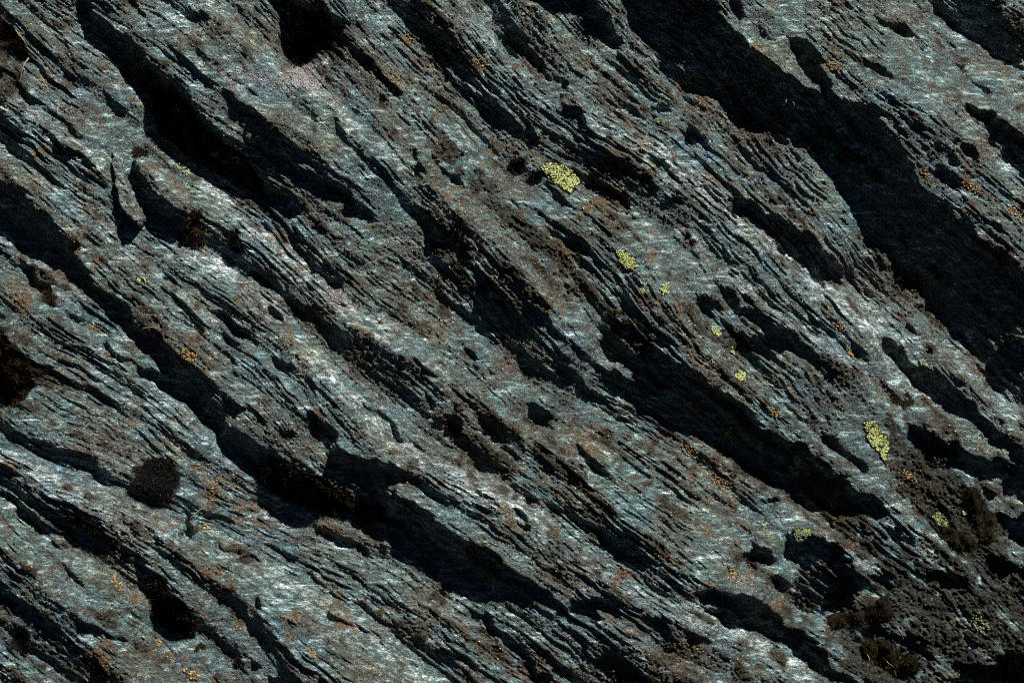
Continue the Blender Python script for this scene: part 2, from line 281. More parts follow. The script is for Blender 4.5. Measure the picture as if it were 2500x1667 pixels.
# local calm spots under lichens and stones are added here
CALM = np.zeros((NY, NX))
def calm(x, y, r, a=1.0): stroke(CALM, [(x-.5, y), (x+.5, y)], r, a)
CALM_SPOTS = [(1370,425,48),(1530,637,30),(2138,1073,58),(1748,805,20),(1807,916,24),(735,190,45),(650,195,40),(830,725,30),(1620,705,20)]
for c in CALM_SPOTS: calm(*c)
CALM = np.clip(CALM, 0, 1)
tE = math.tan(EL)
# dark brown algal and mossy crust: patches with outlines of their own
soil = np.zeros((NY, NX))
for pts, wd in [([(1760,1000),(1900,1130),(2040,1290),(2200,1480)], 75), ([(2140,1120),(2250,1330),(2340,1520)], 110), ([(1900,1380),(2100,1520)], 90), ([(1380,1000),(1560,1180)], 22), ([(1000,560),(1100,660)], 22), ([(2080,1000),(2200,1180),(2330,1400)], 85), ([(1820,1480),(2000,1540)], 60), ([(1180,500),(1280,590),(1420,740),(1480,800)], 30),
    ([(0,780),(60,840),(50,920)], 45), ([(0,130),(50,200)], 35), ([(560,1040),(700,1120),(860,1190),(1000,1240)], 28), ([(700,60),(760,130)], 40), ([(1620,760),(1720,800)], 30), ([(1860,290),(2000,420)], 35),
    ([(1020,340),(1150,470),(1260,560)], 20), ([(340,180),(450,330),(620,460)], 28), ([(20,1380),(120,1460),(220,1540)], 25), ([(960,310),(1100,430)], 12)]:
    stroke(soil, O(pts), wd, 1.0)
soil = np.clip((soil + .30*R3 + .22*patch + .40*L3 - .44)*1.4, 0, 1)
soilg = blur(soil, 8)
L5 = lic(noise(20., 15), 44, 6.0)
sx, sy = -math.cos(AZ), math.sin(AZ)      # away from the sun in plan coordinates (y down)
Mb = blur(M, 13)
# long thin ledges between the layers
LEDGES = [
 A([(0,900),(120,980),(250,1060),(400,1180),(560,1290),(700,1400)]), A([(380,900),(500,980),(600,1060),(690,1180)]), A([(1330,530),(1500,640),(1620,720),(1750,830),(1900,960),(2100,1090)]),
 A([(1040,260),(1150,360),(1250,450),(1350,560)]), A([(1270,300),(1400,420),(1470,480),(1550,560),(1680,640)]), A([(280,120),(400,260),(520,420),(640,560),(780,700)]), A([(200,620),(400,760),(560,880),(700,960)]),
 A([(860,40),(1000,190),(1120,300)]), A([(1500,0),(1640,170),(1760,330),(1850,430)]), A([(1040,880),(1200,960),(1400,1060)]), A([(0,760),(200,880),(380,1010),(520,1130)]),
 B([(0,690),(60,780),(110,850)]), B([(540,620),(640,740),(760,850),(850,950),(930,1020)]), B([(900,560),(1050,640),(1200,760),(1350,860)]), B([(300,1040),(420,1160),(520,1300),(640,1420),(800,1568)]),
 B([(950,1100),(1150,1250),(1300,1330),(1450,1430)]), B([(1700,720),(1850,850),(2000,960),(2221,1130)]), B([(250,0),(330,100),(480,230),(620,360),(760,470)]), B([(760,470),(900,560)]), B([(180,330),(330,460),(480,620)]),
 B([(1400,1180),(1600,1330),(1800,1500)]), B([(780,20),(900,130),(1000,200)]), B([(1300,60),(1450,180),(1600,330),(1750,430),(1900,560)]),
 C_([(1150,380),(1300,500),(1420,560)]), C_([(1570,570),(1700,560),(1780,620)]), C_([(1400,170),(1600,300),(1800,420),(1950,560),(2100,680)]), C_([(1900,200),(2050,330),(2221,430)]), C_([(1350,0),(1500,100),(1650,190),(1800,280)]),
 C_([(900,200),(1050,320),(1200,450),(1350,540)]), C_([(1300,620),(1450,760),(1600,900),(1750,1050)]), C_([(1950,700),(2100,860),(2221,960)]), C_([(1700,20),(1900,180),(2221,380)]), C_([(0,1060),(200,1200),(400,1380),(560,1500)]),
 D([(1250,640),(1350,720),(1480,860)]), D([(1400,560),(1550,680),(1700,830),(1850,900)]), D([(1850,870),(1990,1000),(2100,1100),(2221,1180)]), D([(1380,640),(1560,780),(1680,900),(1780,980)]), D([(1040,400),(1200,540),(1290,640)]),
 D([(1560,390),(1700,500)]), D([(600,1050),(800,1200),(1000,1300)]), D([(0,1250),(200,1350),(440,1420),(620,1500)]), D([(840,1020),(920,1090)]), D([(1460,880),(1600,1020),(1760,1140)]), D([(1300,980),(1500,1130),(1720,1260)]),
 D([(300,900),(480,1040),(640,1110)]), D([(1980,520),(2100,640),(2221,720)]),
 E([(0,350),(200,500),(420,700),(640,900),(860,1080),(1060,1290),(1200,1480)]), E([(380,150),(560,300),(700,430),(900,560),(1100,720),(1350,900)]), E([(860,130),(1000,260),(1200,400),(1240,460)]),
 E([(1240,460),(1400,600),(1560,740),(1700,900),(1830,1000)]), E([(1300,150),(1460,330),(1560,420)]), E([(900,1050),(1050,1200),(1250,1380),(1450,1568)]), E([(200,1080),(400,1270),(600,1430)]), E([(1500,870),(1700,1080),(1900,1230),(2100,1400)]),
 E([(0,820),(160,1010),(330,1200),(500,1360)]), E([(1600,200),(1800,370),(1980,520),(2150,700)]), E([(1160,280),(1300,430),(1450,560),(1640,700)]),
 F([(380,200),(560,380),(760,520),(900,640)]), F([(1000,200),(1180,380),(1350,540),(1450,640)]), F([(1500,620),(1700,800),(1900,950)]), F([(1700,900),(1900,1080),(2100,1250)]), F([(600,1100),(800,1240),(1000,1380),(1200,1540)]),
 F([(450,450),(640,640),(820,760),(980,880)]), F([(30,560),(180,660),(330,830),(450,960),(620,1080)]), F([(1300,1000),(1500,1200),(1640,1320)]), F([(200,100),(380,260),(560,420)]),
 G_([(0,150),(200,250),(400,350),(600,480),(760,560),(900,620)]), G_([(760,460),(900,560),(1050,660)]), G_([(1300,480),(1500,560),(1700,680),(1900,780),(2100,900),(2221,960)]), G_([(1000,900),(1200,1050),(1450,1180),(1700,1250),(1900,1400),(2100,1540)]),
 G_([(200,900),(400,1050),(600,1200),(800,1300)]), G_([(300,700),(450,850),(600,1000)]), G_([(1240,680),(1400,800),(1600,940),(1800,1040),(2000,1160)]), G_([(0,330),(150,450),(300,600),(420,720)]),
 H_([(0,620),(200,720),(400,900),(560,1030)]), H_([(300,640),(500,780),(700,940),(900,1060)]), H_([(400,150),(600,280),(800,430)]), H_([(1450,820),(1650,950),(1850,1050),(2100,1200)]), H_([(1420,750),(1600,860),(1800,950)]),
 H_([(0,1140),(300,1280),(560,1480)]), H_([(400,1060),(700,1250),(900,1400),(1100,1540)]), H_([(1400,1150),(1600,1300),(1750,1450)]), H_([(1600,60),(1850,260),(2050,400)]), H_([(700,100),(900,260),(1100,420),(1200,520)]),
 H_([(600,900),(850,1080),(1100,1300)]), H_([(1300,0),(1500,160),(1700,330)]), H_([(1900,600),(2100,760),(2300,900)]),
 I_([(30,130),(200,300),(350,440),(500,600)]), I_([(0,430),(200,600),(300,720)]), I_([(900,560),(1050,680),(1200,790),(1310,860)]), I_([(1350,880),(1550,1060),(1750,1180),(1900,1300)]), I_([(0,1170),(200,1300),(400,1450),(560,1560)]),
 I_([(1500,1240),(1700,1350),(1830,1470)]), I_([(1500,300),(1700,450),(1800,600)]), I_([(2050,760),(2221,880)]),
]
led = np.zeros((NY, NX)); ledb = np.zeros((NY, NX))
for k, p in enumerate(LEDGES):
    w_ = (4.5, 6.5, 5.5)[k % 3]; a_ = (1.0, 1.3, .85)[k % 3]
    stroke(led, p, w_, a_)
    stroke(ledb, [(x+sx*24, y+sy*24) for x, y in p], 15, .30); stroke(ledb, [(x-sx*16, y-sy*16) for x, y in p], 11, .16)
wl = (5*L3 + 3*L2)*.8; wr = 1.0*R2 + 4*noise(16., 78)
led = samp(led, PX+wl*VX-wr*VY, PY+wl*VY+wr*VX)*np.clip(.75+.5*noise(30., 79)+.3*L2, .1, 1.4)
ledb = samp(ledb, PX-wr*VY, PY+wr*VX)
lip = samp(Mb, PX+15*sx, PY+15*sy)-samp(Mb, PX-15*sx, PY-15*sy)      # edges round over into a cleft and rise again beyond it
med = tilt + ledb - .38*lip + 0.42*L5 + 0.34*L4*(1-.3*smooth) + 0.16*L3*(1-.5*smooth) + .10*noise(10., 77)
med = np.where(med < 0, -.56*np.tanh(-med/.56), med)      # slopes stay open to the light outside the clefts
g = 0.13 + med
# occasional thin breaks between layers
cr = np.clip((L3*1.0+L4*0.5+0.1*R3+.2*L2-2.1)*1.6, 0, 1)*(1-.6*smooth)
g = g - .9*cr - 1.0*led
g = g*(1-.6*CALM) + .2*CALM
sh = np.clip(Ms*1.15, 0, 1)
g = g*(1-sh) + sh*(-(tE*1.36) )
g = g - blur(g, 420)*0.35
# integrate the slope along the direction of the light
sx, sy = -math.cos(AZ), math.sin(AZ)      # away from the sun in plan coordinates (y down)
KS = KX*sx + KY*sy; KP = -KX*sy + KY*sx
def integrate(gg, al=0.05, be=(2*np.pi/1500)**2):
    Gk = np.fft.rfft2(gg); return np.fft.irfft2(Gk*(-1j*KS)/(KS**2 + al*KP**2 + be), s=gg.shape)
Hh = integrate(g)
inner = np.clip(blur(M, 9)-0.35, 0, 1)
Hh -= 24*inner*Ms
fineh = (1.35*L1*(1-.15*smooth) + 1.55*(L2-blur(L2, 14))*(1-.3*smooth) + 2.1*(L3-blur(L3, 34))*(1-.5*smooth))*(1-.35*soilg)*ROUGH + (.36+.50*CR+.4*soilg)*R1 + (.35+.55*CR+.9*soilg)*R2 + 1.5*soilg*R3
Hh += fineh*(1-.65*CALM)
Hh -= Hh.mean()
HB = blur(Hh, 4.0); HBB = blur(Hh, 9.0)
def P3(x, y, h): return np.stack([(np.asarray(x)-1250)*U, -np.asarray(h)*U, CZ+(833.5-np.asarray(y))*U], -1)
print('relief range', Hh.min(), Hh.max(), Hh.std())
# ochre, rust masks
och = np.clip(fbm(26, 41, 4, .6)*1.0 + 0.25*R3 - 1.5, 0, 1)*1.2
rus = np.clip(lic(noise(5, 43), 14)*0.8 + fbm(50, 47, 2)*.7 - 1.75, 0, 1)
OCH_SPOTS = [(1080,420,70),(1060,180,40),(450,860,45),(480,880,30),(2330,480,45),(2420,600,40),(1990,560,25),(1620,430,30),(1430,720,40),(1720,870,40),(1800,960,30),(2160,960,40),
 (200,600,40),(230,640,25),(1380,600,40),(2080,1330,20),(2200,1180,60),(1830,470,30),(1730,1440,25),(1760,1180,40),(820,210,30),(1330,770,40),(960,190,40),(115,190,45),(2220,1300,60),(520,1180,60),(600,1250,60),(1180,150,35),(2440,160,40)]
osp = np.zeros((NY, NX))
for x, y, r in OCH_SPOTS: stroke(osp, O([(x/1.063-r*.4, y/1.063-r*.35), (x/1.063+r*.4, y/1.063+r*.35)]), r*.8, 1.0)
osp = np.clip(osp, 0, 1)
och = np.clip(och + np.clip(osp*1.1 + .45*R3 + .35*R2 - .75, 0, 1), 0, 1)
# ------------------------------------------------------------------ helpers
def new_mesh(name, V, faces_flat, nper, mats, parent=None, smooth_=True, attrs=None, mat_idx=None):
    me = bpy.data.meshes.new(name); V = np.asarray(V, np.float32)
    faces_flat = np.asarray(faces_flat, np.int32).ravel(); nf = len(faces_flat)//nper
    me.vertices.add(len(V)); me.vertices.foreach_set('co', V.ravel())
    me.loops.add(len(faces_flat)); me.loops.foreach_set('vertex_index', faces_flat)
    me.polygons.add(nf); me.polygons.foreach_set('loop_start', np.arange(0, nf*nper, nper, dtype=np.int32))
    me.polygons.foreach_set('loop_total', np.full(nf, nper, np.int32))
    me.polygons.foreach_set('use_smooth', np.full(nf, smooth_))
    for m in (mats if isinstance(mats, (list, tuple)) else [mats]): me.materials.append(m)
    if mat_idx is not None: me.polygons.foreach_set('material_index', np.asarray(mat_idx, np.int32))
    if attrs:
        for k, v in attrs.items():
            a = me.attributes.new(k, 'FLOAT', 'POINT'); a.data.foreach_set('value', np.asarray(v, np.float32).ravel())
    me.update(calc_edges=True)
    o = bpy.data.objects.new(name, me); sc.collection.objects.link(o)
    if parent: o.parent = parent; o.matrix_parent_inverse = parent.matrix_world.inverted()
    return o
def tag(o, label=None, cat=None, group=None, kind=None):
    if label: o['label'] = label
    if cat: o['category'] = cat
    if group: o['group'] = group
    if kind: o['kind'] = kind
    return o
def empty(name, x, y, h=None):
    o = bpy.data.objects.new(name, None); sc.collection.objects.link(o); o.empty_display_size = .01
    o.location = P3(x, y, samp(HBB, x, y) if h is None else h); bpy.context.view_layer.update(); return o
# ------------------------------------------------------------------ materials
class NT:
    def __init__(s, name):
        s.m = bpy.data.materials.new(name); s.m.use_nodes = True; s.t = s.m.node_tree; s.n = s.t.nodes
        s.b = s.n['Principled BSDF']; s.tc = s.n.new('ShaderNodeTexCoord').outputs['Object']
    def L(s, a, b): s.t.links.new(a, b)
    def att(s, k): a = s.n.new('ShaderNodeAttribute'); a.attribute_name = k; return a.outputs['Fac']
    def map(s, rot=(0, 0, 0), scale=(1, 1, 1)):
        m = s.n.new('ShaderNodeMapping'); m.vector_type = 'POINT'; m.inputs['Rotation'].default_value = rot; m.inputs['Scale'].default_value = scale
        s.L(s.tc, m.inputs['Vector']); return m.outputs[0]
    def noise(s, sc_, det=4, rough=.6, vec=None):
        t = s.n.new('ShaderNodeTexNoise'); t.inputs['Scale'].default_value = sc_; t.inputs['Detail'].default_value = det; t.inputs['Roughness'].default_value = rough
        s.L(vec or s.tc, t.inputs['Vector']); return t.outputs['Fac']
    def vor(s, sc_, out='Distance'):
        t = s.n.new('ShaderNodeTexVoronoi'); t.inputs['Scale'].default_value = sc_; s.L(s.tc, t.inputs['Vector']); return t.outputs[out]
    def ramp(s, f, stops):
        r = s.n.new('ShaderNodeValToRGB'); e = r.color_ramp.elements
        while len(e) < len(stops): e.new(.5)
        for el, (p, c) in zip(e, stops): el.position = p; el.color = (*c, 1) if len(c) == 3 else c
        s.L(f, r.inputs[0]); return r.outputs[0]
    def mix(s, f, a, b, blend='MIX'):
        m = s.n.new('ShaderNodeMix'); m.data_type = 'RGBA'; m.blend_type = blend
        if isinstance(f, float): m.inputs[0].default_value = f
        else: s.L(f, m.inputs[0])
        for v, i in ((a, 6), (b, 7)):
            if isinstance(v, tuple): m.inputs[i].default_value = (*v, 1)
            else: s.L(v, m.inputs[i])
        return m.outputs[2]
    def math(s, op, a, b):
        m = s.n.new('ShaderNodeMath'); m.operation = op
        for v, i in ((a, 0), (b, 1)):
            if isinstance(v, (int, float)): m.inputs[i].default_value = v
            else: s.L(v, m.inputs[i])
        return m.outputs[0]
    def bump(s, h, st, dist, prev=None):
        b = s.n.new('ShaderNodeBump'); b.inputs['Strength'].default_value = st; b.inputs['Distance'].default_value = dist
        s.L(h, b.inputs['Height'])
        if prev: s.L(prev, b.inputs['Normal'])
        return b.outputs[0]
    def fin(s, col, rough=.6, spec=.5, nrm=None):
        if isinstance(col, tuple): s.b.inputs['Base Color'].default_value = (*col, 1)
        else: s.L(col, s.b.inputs['Base Color'])
        if isinstance(rough, float): s.b.inputs['Roughness'].default_value = rough
        else: s.L(rough, s.b.inputs['Roughness'])
        s.b.inputs['Specular IOR Level'].default_value = spec
        if nrm: s.L(nrm, s.b.inputs['Normal'])
        return s.m
def rock_material(name):
    t = NT(name)
    fol = t.map(rot=(0, math.radians(-41), 0), scale=(26, 120, 150))  # stretched along the layers
    fol2 = t.map(rot=(0, math.radians(-41), 0), scale=(140, 900, 1100))
    n1 = t.noise(1.0, 5, .65, fol); n2 = t.noise(14, 4, .6); n3 = t.noise(420, 3, .7); n4 = t.noise(1500, 2, .6)
    fib = t.noise(1.0, 3, .7, fol2)
    fol3 = t.map(rot=(0, math.radians(-41), 0), scale=(45, 300, 340)); band = t.noise(1.0, 4, .7, fol3)
    base = t.ramp(n1, [(.30, (.010, .024, .026)), (.44, (.042, .088, .094)), (.55, (.095, .180, .186)), (.66, (.42, .52, .51))])
    tint = t.ramp(n2, [(.3, (1.25, 1.0, .72)), (.45, (1, 1, .95)), (.55, (.92, 1, 1)), (.68, (.85, .98, 1.2))])
    c = t.mix(.9, base, tint, 'MULTIPLY')
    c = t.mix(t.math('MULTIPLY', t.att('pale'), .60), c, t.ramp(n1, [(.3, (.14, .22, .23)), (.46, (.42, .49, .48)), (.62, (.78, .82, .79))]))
    crust = t.ramp(n3, [(.3, (.020, .015, .009)), (.5, (.095, .074, .046)), (.68, (.28, .22, .15))])
    c = t.mix(.9, c, t.ramp(band, [(.38, (.22, .24, .25)), (.5, (.95, .95, .95)), (.60, (2.3, 2.3, 2.25))]), 'MULTIPLY')
    c = t.mix(t.math('MULTIPLY', t.att('crust'), .70), c, crust)
    ochre = t.ramp(n3, [(.3, (.04, .022, .008)), (.55, (.15, .09, .03)), (.7, (.32, .20, .07))])
    c = t.mix(t.math('MULTIPLY', t.att('ochre'), .7), c, ochre)
    c = t.mix(t.math('MULTIPLY', t.att('rust'), .55), c, (.11, .038, .02))
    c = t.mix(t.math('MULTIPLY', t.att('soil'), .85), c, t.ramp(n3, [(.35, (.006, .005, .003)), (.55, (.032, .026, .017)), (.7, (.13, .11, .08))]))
    sp = t.ramp(t.math('ADD', t.math('MULTIPLY', n4, .6), t.math('MULTIPLY', fib, .4)), [(.39, (.12, .12, .12)), (.5, (1, 1, 1)), (.585, (3.0, 3.0, 3.0))])
    c = t.mix(.85, c, sp, 'MULTIPLY')
    b = t.bump(t.noise(1.0, 3, .75, fol2), 1.0, .0036); b = t.bump(n4, 1.0, .0017, b)
    matte = t.math('MAXIMUM', t.math('MULTIPLY', t.att('crust'), .75), t.att('soil'))
    t.L(t.math('SUBTRACT', 1.0, t.math('MULTIPLY', matte, .85)), t.b.inputs['Specular IOR Level'])
    m = t.fin(c, t.math('ADD', t.ramp(n4, [(.35, (.46,)*3), (.6, (.22,)*3)]), t.math('MULTIPLY', matte, .35)), 1.0, b)
    return m
M_ROCK = rock_material('schist')
def grain_material(name, stops, scale=300, rough=.55, spec=.4):
    t = NT(name); v = t.vor(scale, 'Color'); 
    s = t.n.new('ShaderNodeSeparateColor'); t.L(v, s.inputs[0])
    a = t.att('tone')
    c = t.ramp(a, stops); b = t.bump(t.noise(2200, 2), .5, .0005)
    return t.fin(c, rough, spec, b)
M_GREY = grain_material('grey_crust', [(0, (.010, .008, .006)), (.4, (.05, .042, .032)), (.75, (.22, .185, .14)), (1, (.80, .72, .60))])
M_OCH = grain_material('ochre_crust', [(0, (.03, .018, .007)), (.4, (.12, .07, .02)), (.8, (.28, .18, .06)), (1, (.42, .33, .18))])
M_PALE = grain_material('pale_crust', [(0, (.06, .055, .054)), (.5, (.26, .24, .24)), (1, (.66, .62, .62))], rough=.8)
M_GOLD = grain_material('golden_lobes', [(0, (.09, .05, .015)), (.5, (.26, .16, .05)), (1, (.50, .36, .16))])
M_LIME_SHADED = grain_material('shaded_lime_lichen', [(0, (.10, .12, .05)), (.5, (.20, .23, .09)), (1, (.32, .35, .16))], rough=.85)  # darker copy of the lime lichen, with shade put into its colour
M_LIME = grain_material('lime_lichen', [(0, (.24, .27, .07)), (.5, (.38, .42, .14)), (1, (.52, .55, .26))], rough=.75)
M_BLACK = NT('black_prothallus').fin((.012, .013, .01), .8, .2)
def _lb():
    t = NT('areole_crust'); e = t.n.new('ShaderNodeTexVoronoi'); e.feature = 'DISTANCE_TO_EDGE'; e.inputs['Scale'].default_value = 330; t.L(t.tc, e.inputs['Vector'])
    c = t.ramp(e.outputs[0], [(.07, (.012, .012, .008)), (.17, (.34, .38, .10))]); c = t.mix(t.ramp(t.noise(160, 2), [(.50, (0, 0, 0)), (.56, (1, 1, 1))]), c, (.012, .012, .008))
    return t.fin(c, .8, .2)
M_LIMEB = _lb()
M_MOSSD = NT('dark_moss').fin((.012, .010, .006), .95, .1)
def hair_material(name, stops): return grain_material(name, stops, rough=.6, spec=.3)
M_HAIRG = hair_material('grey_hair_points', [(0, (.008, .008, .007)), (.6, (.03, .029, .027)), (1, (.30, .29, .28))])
M_HAIRB = hair_material('brown_moss_leaves', [(0, (.012, .008, .004)), (.5, (.07, .040, .016)), (1, (.34, .20, .08))])
M_HAIRO = hair_material('olive_moss_leaves', [(0, (.012, .012, .004)), (.5, (.070, .058, .014)), (1, (.28, .22, .055))])
M_STRAW = NT('dry_straw').fin((.38, .27, .14), .6, .3)
# ------------------------------------------------------------------ the rock face
def axis(lo, hi, fine, out_lo, out_hi):
    mid = np.arange(lo, hi, fine); a = [mid[0]]; st = fine
    while a[-1] > out_lo: st = min(st*1.12, 9.0); a.append(a[-1]-st)
    b = [mid[-1]]; st = fine
    while b[-1] < out_hi: st = min(st*1.12, 9.0); b.append(b[-1]+st)
    return np.array(a[::-1][:-1]+list(mid)+b[1:])
ax = axis(-50, 2550, 1.75, -1900, 4400); ay = axis(-50, 1717, 1.75, -1500, 3100)
GX, GY = np.meshgrid(ax, ay); n0, n1_ = GX.shape
hv = samp(Hh, GX, GY)
# slight sideways shove so the lips of the layers overhang
V = P3(GX, GY, hv).reshape(-1, 3)
idx = np.arange(n0*n1_).reshape(n0, n1_)
quads = np.stack([idx[:-1, :-1], idx[1:, :-1], idx[1:, 1:], idx[:-1, 1:]], -1).reshape(-1, 4)
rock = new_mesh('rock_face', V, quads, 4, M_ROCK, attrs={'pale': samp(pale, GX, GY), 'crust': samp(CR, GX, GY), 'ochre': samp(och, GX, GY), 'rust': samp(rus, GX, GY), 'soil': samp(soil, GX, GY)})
tag(rock, 'dark blue-grey foliated schist rock face with diagonal ridges and deep clefts', 'rock face', kind='structure')
# ------------------------------------------------------------------ grains
NB = 6
def grains(x, y, r, h, squash=.8, seed=0):
    """small domes: ring at the base, ring half way up, apex"""
    rr = np.random.default_rng(seed); n = len(x)
    ph = rr.uniform(0, 6.28, n)[:, None] + np.arange(NB)[None]*2*np.pi/NB
    jit = rr.uniform(.8, 1.2, (n, NB)); X = []; 
    bx = x[:, None]+r[:, None]*jit*np.cos(ph); by = y[:, None]+r[:, None]*jit*np.sin(ph); bh = np.repeat((h-r*.5)[:, None], NB, 1)
    tx = x[:, None]+.72*r[:, None]*jit*np.cos(ph+.3); ty = y[:, None]+.72*r[:, None]*jit*np.sin(ph+.3); th = np.repeat((h+r*.55*squash)[:, None], NB, 1)
    AX = np.concatenate([bx, tx, x[:, None]], 1); AY = np.concatenate([by, ty, y[:, None]], 1); AH = np.concatenate([bh, th, (h+r*squash)[:, None]], 1)
    V = P3(AX, AY, AH).reshape(-1, 3)
    k = np.arange(NB); k2 = (k+1) % NB
    f1 = np.stack([k, k2, k2+NB], -1); f2 = np.stack([k, k2+NB, k+NB], -1); f3 = np.stack([k+NB, k2+NB, np.full(NB, 2*NB)], -1)
    f = np.concatenate([f1, f2, f3])[:, ::1]
    Fc = (f[None]+(np.arange(n)*(2*NB+1))[:, None, None]).reshape(-1, 3)[:, ::-1]
    return V, Fc
def grain_obj(name, x, y, r, mat, parent=None, seed=0, tone=None, squash=.8, lift=0.0, hf=None):
    h = samp(Hh if hf is None else hf, x, y)+lift
    V, Fc = grains(x, y, r, h, squash, seed)
    rr = np.random.default_rng(seed+1); tn = rr.uniform(0, 1, len(x)) if tone is None else tone
    return new_mesh(name, V, Fc, 3, mat, parent, attrs={'tone': np.repeat(tn, 2*NB+1)})
def scatter(n, prob, seed, x0=-40, x1=2540, y0=-40, y1=1707):
    rr = np.random.default_rng(seed); x = rr.uniform(x0, x1, n); y = rr.uniform(y0, y1, n)
    k = rr.uniform(0, 1, n) < samp(prob, x, y); return x[k], y[k]
x, y = scatter(150000, np.clip(CR*.8-.1+.12*R2, 0, 1)*(1-CALM)*(1-.8*sh)*(1-.75*soil), 51); rr = np.random.default_rng(5)
o = grain_obj('crust_lichen', x, y, rr.uniform(.9, 2.1, len(x)), M_GREY, seed=52, tone=rr.beta(1.0, 1.5, len(x)))
tag(o, 'fine grey-brown granular lichen crust spread over the rock', 'lichen crust', kind='stuff')
x, y = scatter(60000, np.clip(och*1.1-.1, 0, 1)*(1-CALM)*(1-.8*sh), 61)
o = grain_obj('ochre_lichen', x, y, rr.uniform(1.1, 2.6, len(x)), M_OCH, seed=62)
tag(o, 'tiny ochre-brown lichen granules scattered over the rock', 'lichen crust', kind='stuff')
# ------------------------------------------------------------------ distance to an outline
def edge_dist(P, X, Y):
    P = np.array(P, float); d2 = np.full(np.shape(X), 1e18)
    for a in range(len(P)):
        x0, y0 = P[a]; x1, y1 = P[(a+1) % len(P)]; dx, dy = x1-x0, y1-y0
        t = np.clip(((X-x0)*dx+(Y-y0)*dy)/max(dx*dx+dy*dy, 1e-6), 0, 1)
        d2 = np.minimum(d2, (X-x0-t*dx)**2+(Y-y0-t*dy)**2)
    d = np.sqrt(d2); return np.where(inside(P, X, Y), d, -d)
def blob(x, y, rx, ry, rot, seed, n=22, rag=.14):
    rr = np.random.default_rng(seed); a = np.arange(n)*2*np.pi/n; f = 1+rag*rr.standard_normal(n); f = (f+np.roll(f, 1)*.5)/1.5
    c, s = math.cos(math.radians(rot)), math.sin(math.radians(rot)); u = rx*f*np.cos(a); v = ry*f*np.sin(a)
    return np.stack([x+u*c-v*s, y+u*s+v*c], -1)
def sheet(name, P, step, hfun, mat, parent=None, over=0., attrs=None):
    """a relief sheet cut to an outline; hfun(x, y, distance inside the edge) gives its height"""
    P = np.array(P, float); m = over+step*2
    gx = np.arange(P[:, 0].min()-m, P[:, 0].max()+m, step); gy = np.arange(P[:, 1].min()-m, P[:, 1].max()+m, step)
    X, Y = np.meshgrid(gx, gy); d = edge_dist(P, X, Y)+1.6*samp(R2, X, Y); h = hfun(X, Y, d)
    ix = np.arange(X.size).reshape(X.shape); Q = np.stack([ix[:-1, :-1], ix[1:, :-1], ix[1:, 1:], ix[:-1, 1:]], -1).reshape(-1, 4)
    ok = (d.ravel()[Q] > -over).all(1); Q = Q[ok]
    used = np.unique(Q); re = np.full(X.size, -1); re[used] = np.arange(len(used))
    V = P3(X, Y, h).reshape(-1, 3)[used]
    at = {k: np.broadcast_to(f(X, Y, d), X.shape).ravel()[used] for k, f in (attrs or {}).items()}
    return new_mesh(name, V, re[Q], 4, mat, parent, attrs=at)
H25 = blur(Hh, 22.); 
# ------------------------------------------------------------------ loose stones
ROCK_AT = dict(pale=lambda X, Y, d: 0.25+0*X, crust=lambda X, Y, d: np.clip(samp(patch, X*1.7, Y*1.7)*.4+.3, 0, 1), ochre=lambda X, Y, d: 0*X, rust=lambda X, Y, d: 0*X, soil=lambda X, Y, d: 0*X)
def stone(name, P, thick, crest, label, cat, soft=9., ochre_edge=0.0, fl=(.5, .85), axis_=None, group=None, base=None):
    cx, cy = np.mean(P, 0)
    def hf(X, Y, d):
        b = samp(H25, X, Y)*.35+samp(H25, cx, cy)*.65 if base is None else base
        prof = np.clip(d/soft, 0, 1)**.7
        u, v = fl; s_ = (X-cx)*v-(Y-cy)*u
        cr_ = -abs(s_-crest)*.38
        fib = samp(L1, (X*1.0)+400, Y*1.0-300)*.9+samp(L2, X+400, Y-300)*1.3+samp(R3, X*1.3, Y*1.3)*2.2+samp(R1, X, Y)*.7
        h = b+thick*prof+cr_+fib*.6+.22*((X-cx)*sx+(Y-cy)*sy)
        return np.where(d > 0, h, b-40)
    at = dict(ROCK_AT)
    at['ochre'] = lambda X, Y, d: np.clip(ochre_edge*np.exp(-np.clip(d, 0, 99)/9.)*(1+.5*samp(R3, X, Y))+np.clip(samp(R3, X*1.2, Y)-1, 0, 1)*.6, 0, 1)
    o = sheet(name, P, 1.5, hf, M_ROCK, over=3.2, attrs=at)
    return tag(o, label, cat, group)
ST1 = A([(700,960),(730,952),(765,965),(800,1010),(805,1090),(832,1180),(862,1260),(900,1345),(928,1400),(890,1445),(840,1410),(775,1350),(742,1250),(722,1150),(700,1050)])
ST2 = A([(850,1010),(900,990),(950,1010),(1000,1060),(1100,1110),(1160,1170),(1220,1230),(1240,1290),(1222,1385),(1170,1370),(1100,1340),(1050,1290),(970,1230),(920,1160),(875,1100),(850,1050)])
stone('stone_shard', ST1, 34, 7, 'narrow upright grey-green stone shard wedged beside the broader mossy slab', 'stone', fl=(.33, .94), ochre_edge=.5)
stone('stone_slab', ST2, 40, 4, 'broad grey-green slab with ochre lower edge lying right of the narrow shard', 'stone', fl=(.72, .69), ochre_edge=.9)
stone('stone_splinter', F([(2125,690),(2180,697),(2221,700),(2300,720),(2330,760),(2300,800),(2221,790),(2190,745),(2140,715)]), 40, 0, 'pale pointed stone splinter catching light inside the dark cleft at the right edge', 'stone', soft=8, fl=(.9, .3))
stone('pebble', blob(2006, 1541, 14, 12, 20, 3), 16, 0, 'small smooth rounded pale pebble resting on a ledge near the lower right', 'pebble', soft=14, fl=(.8, .6))
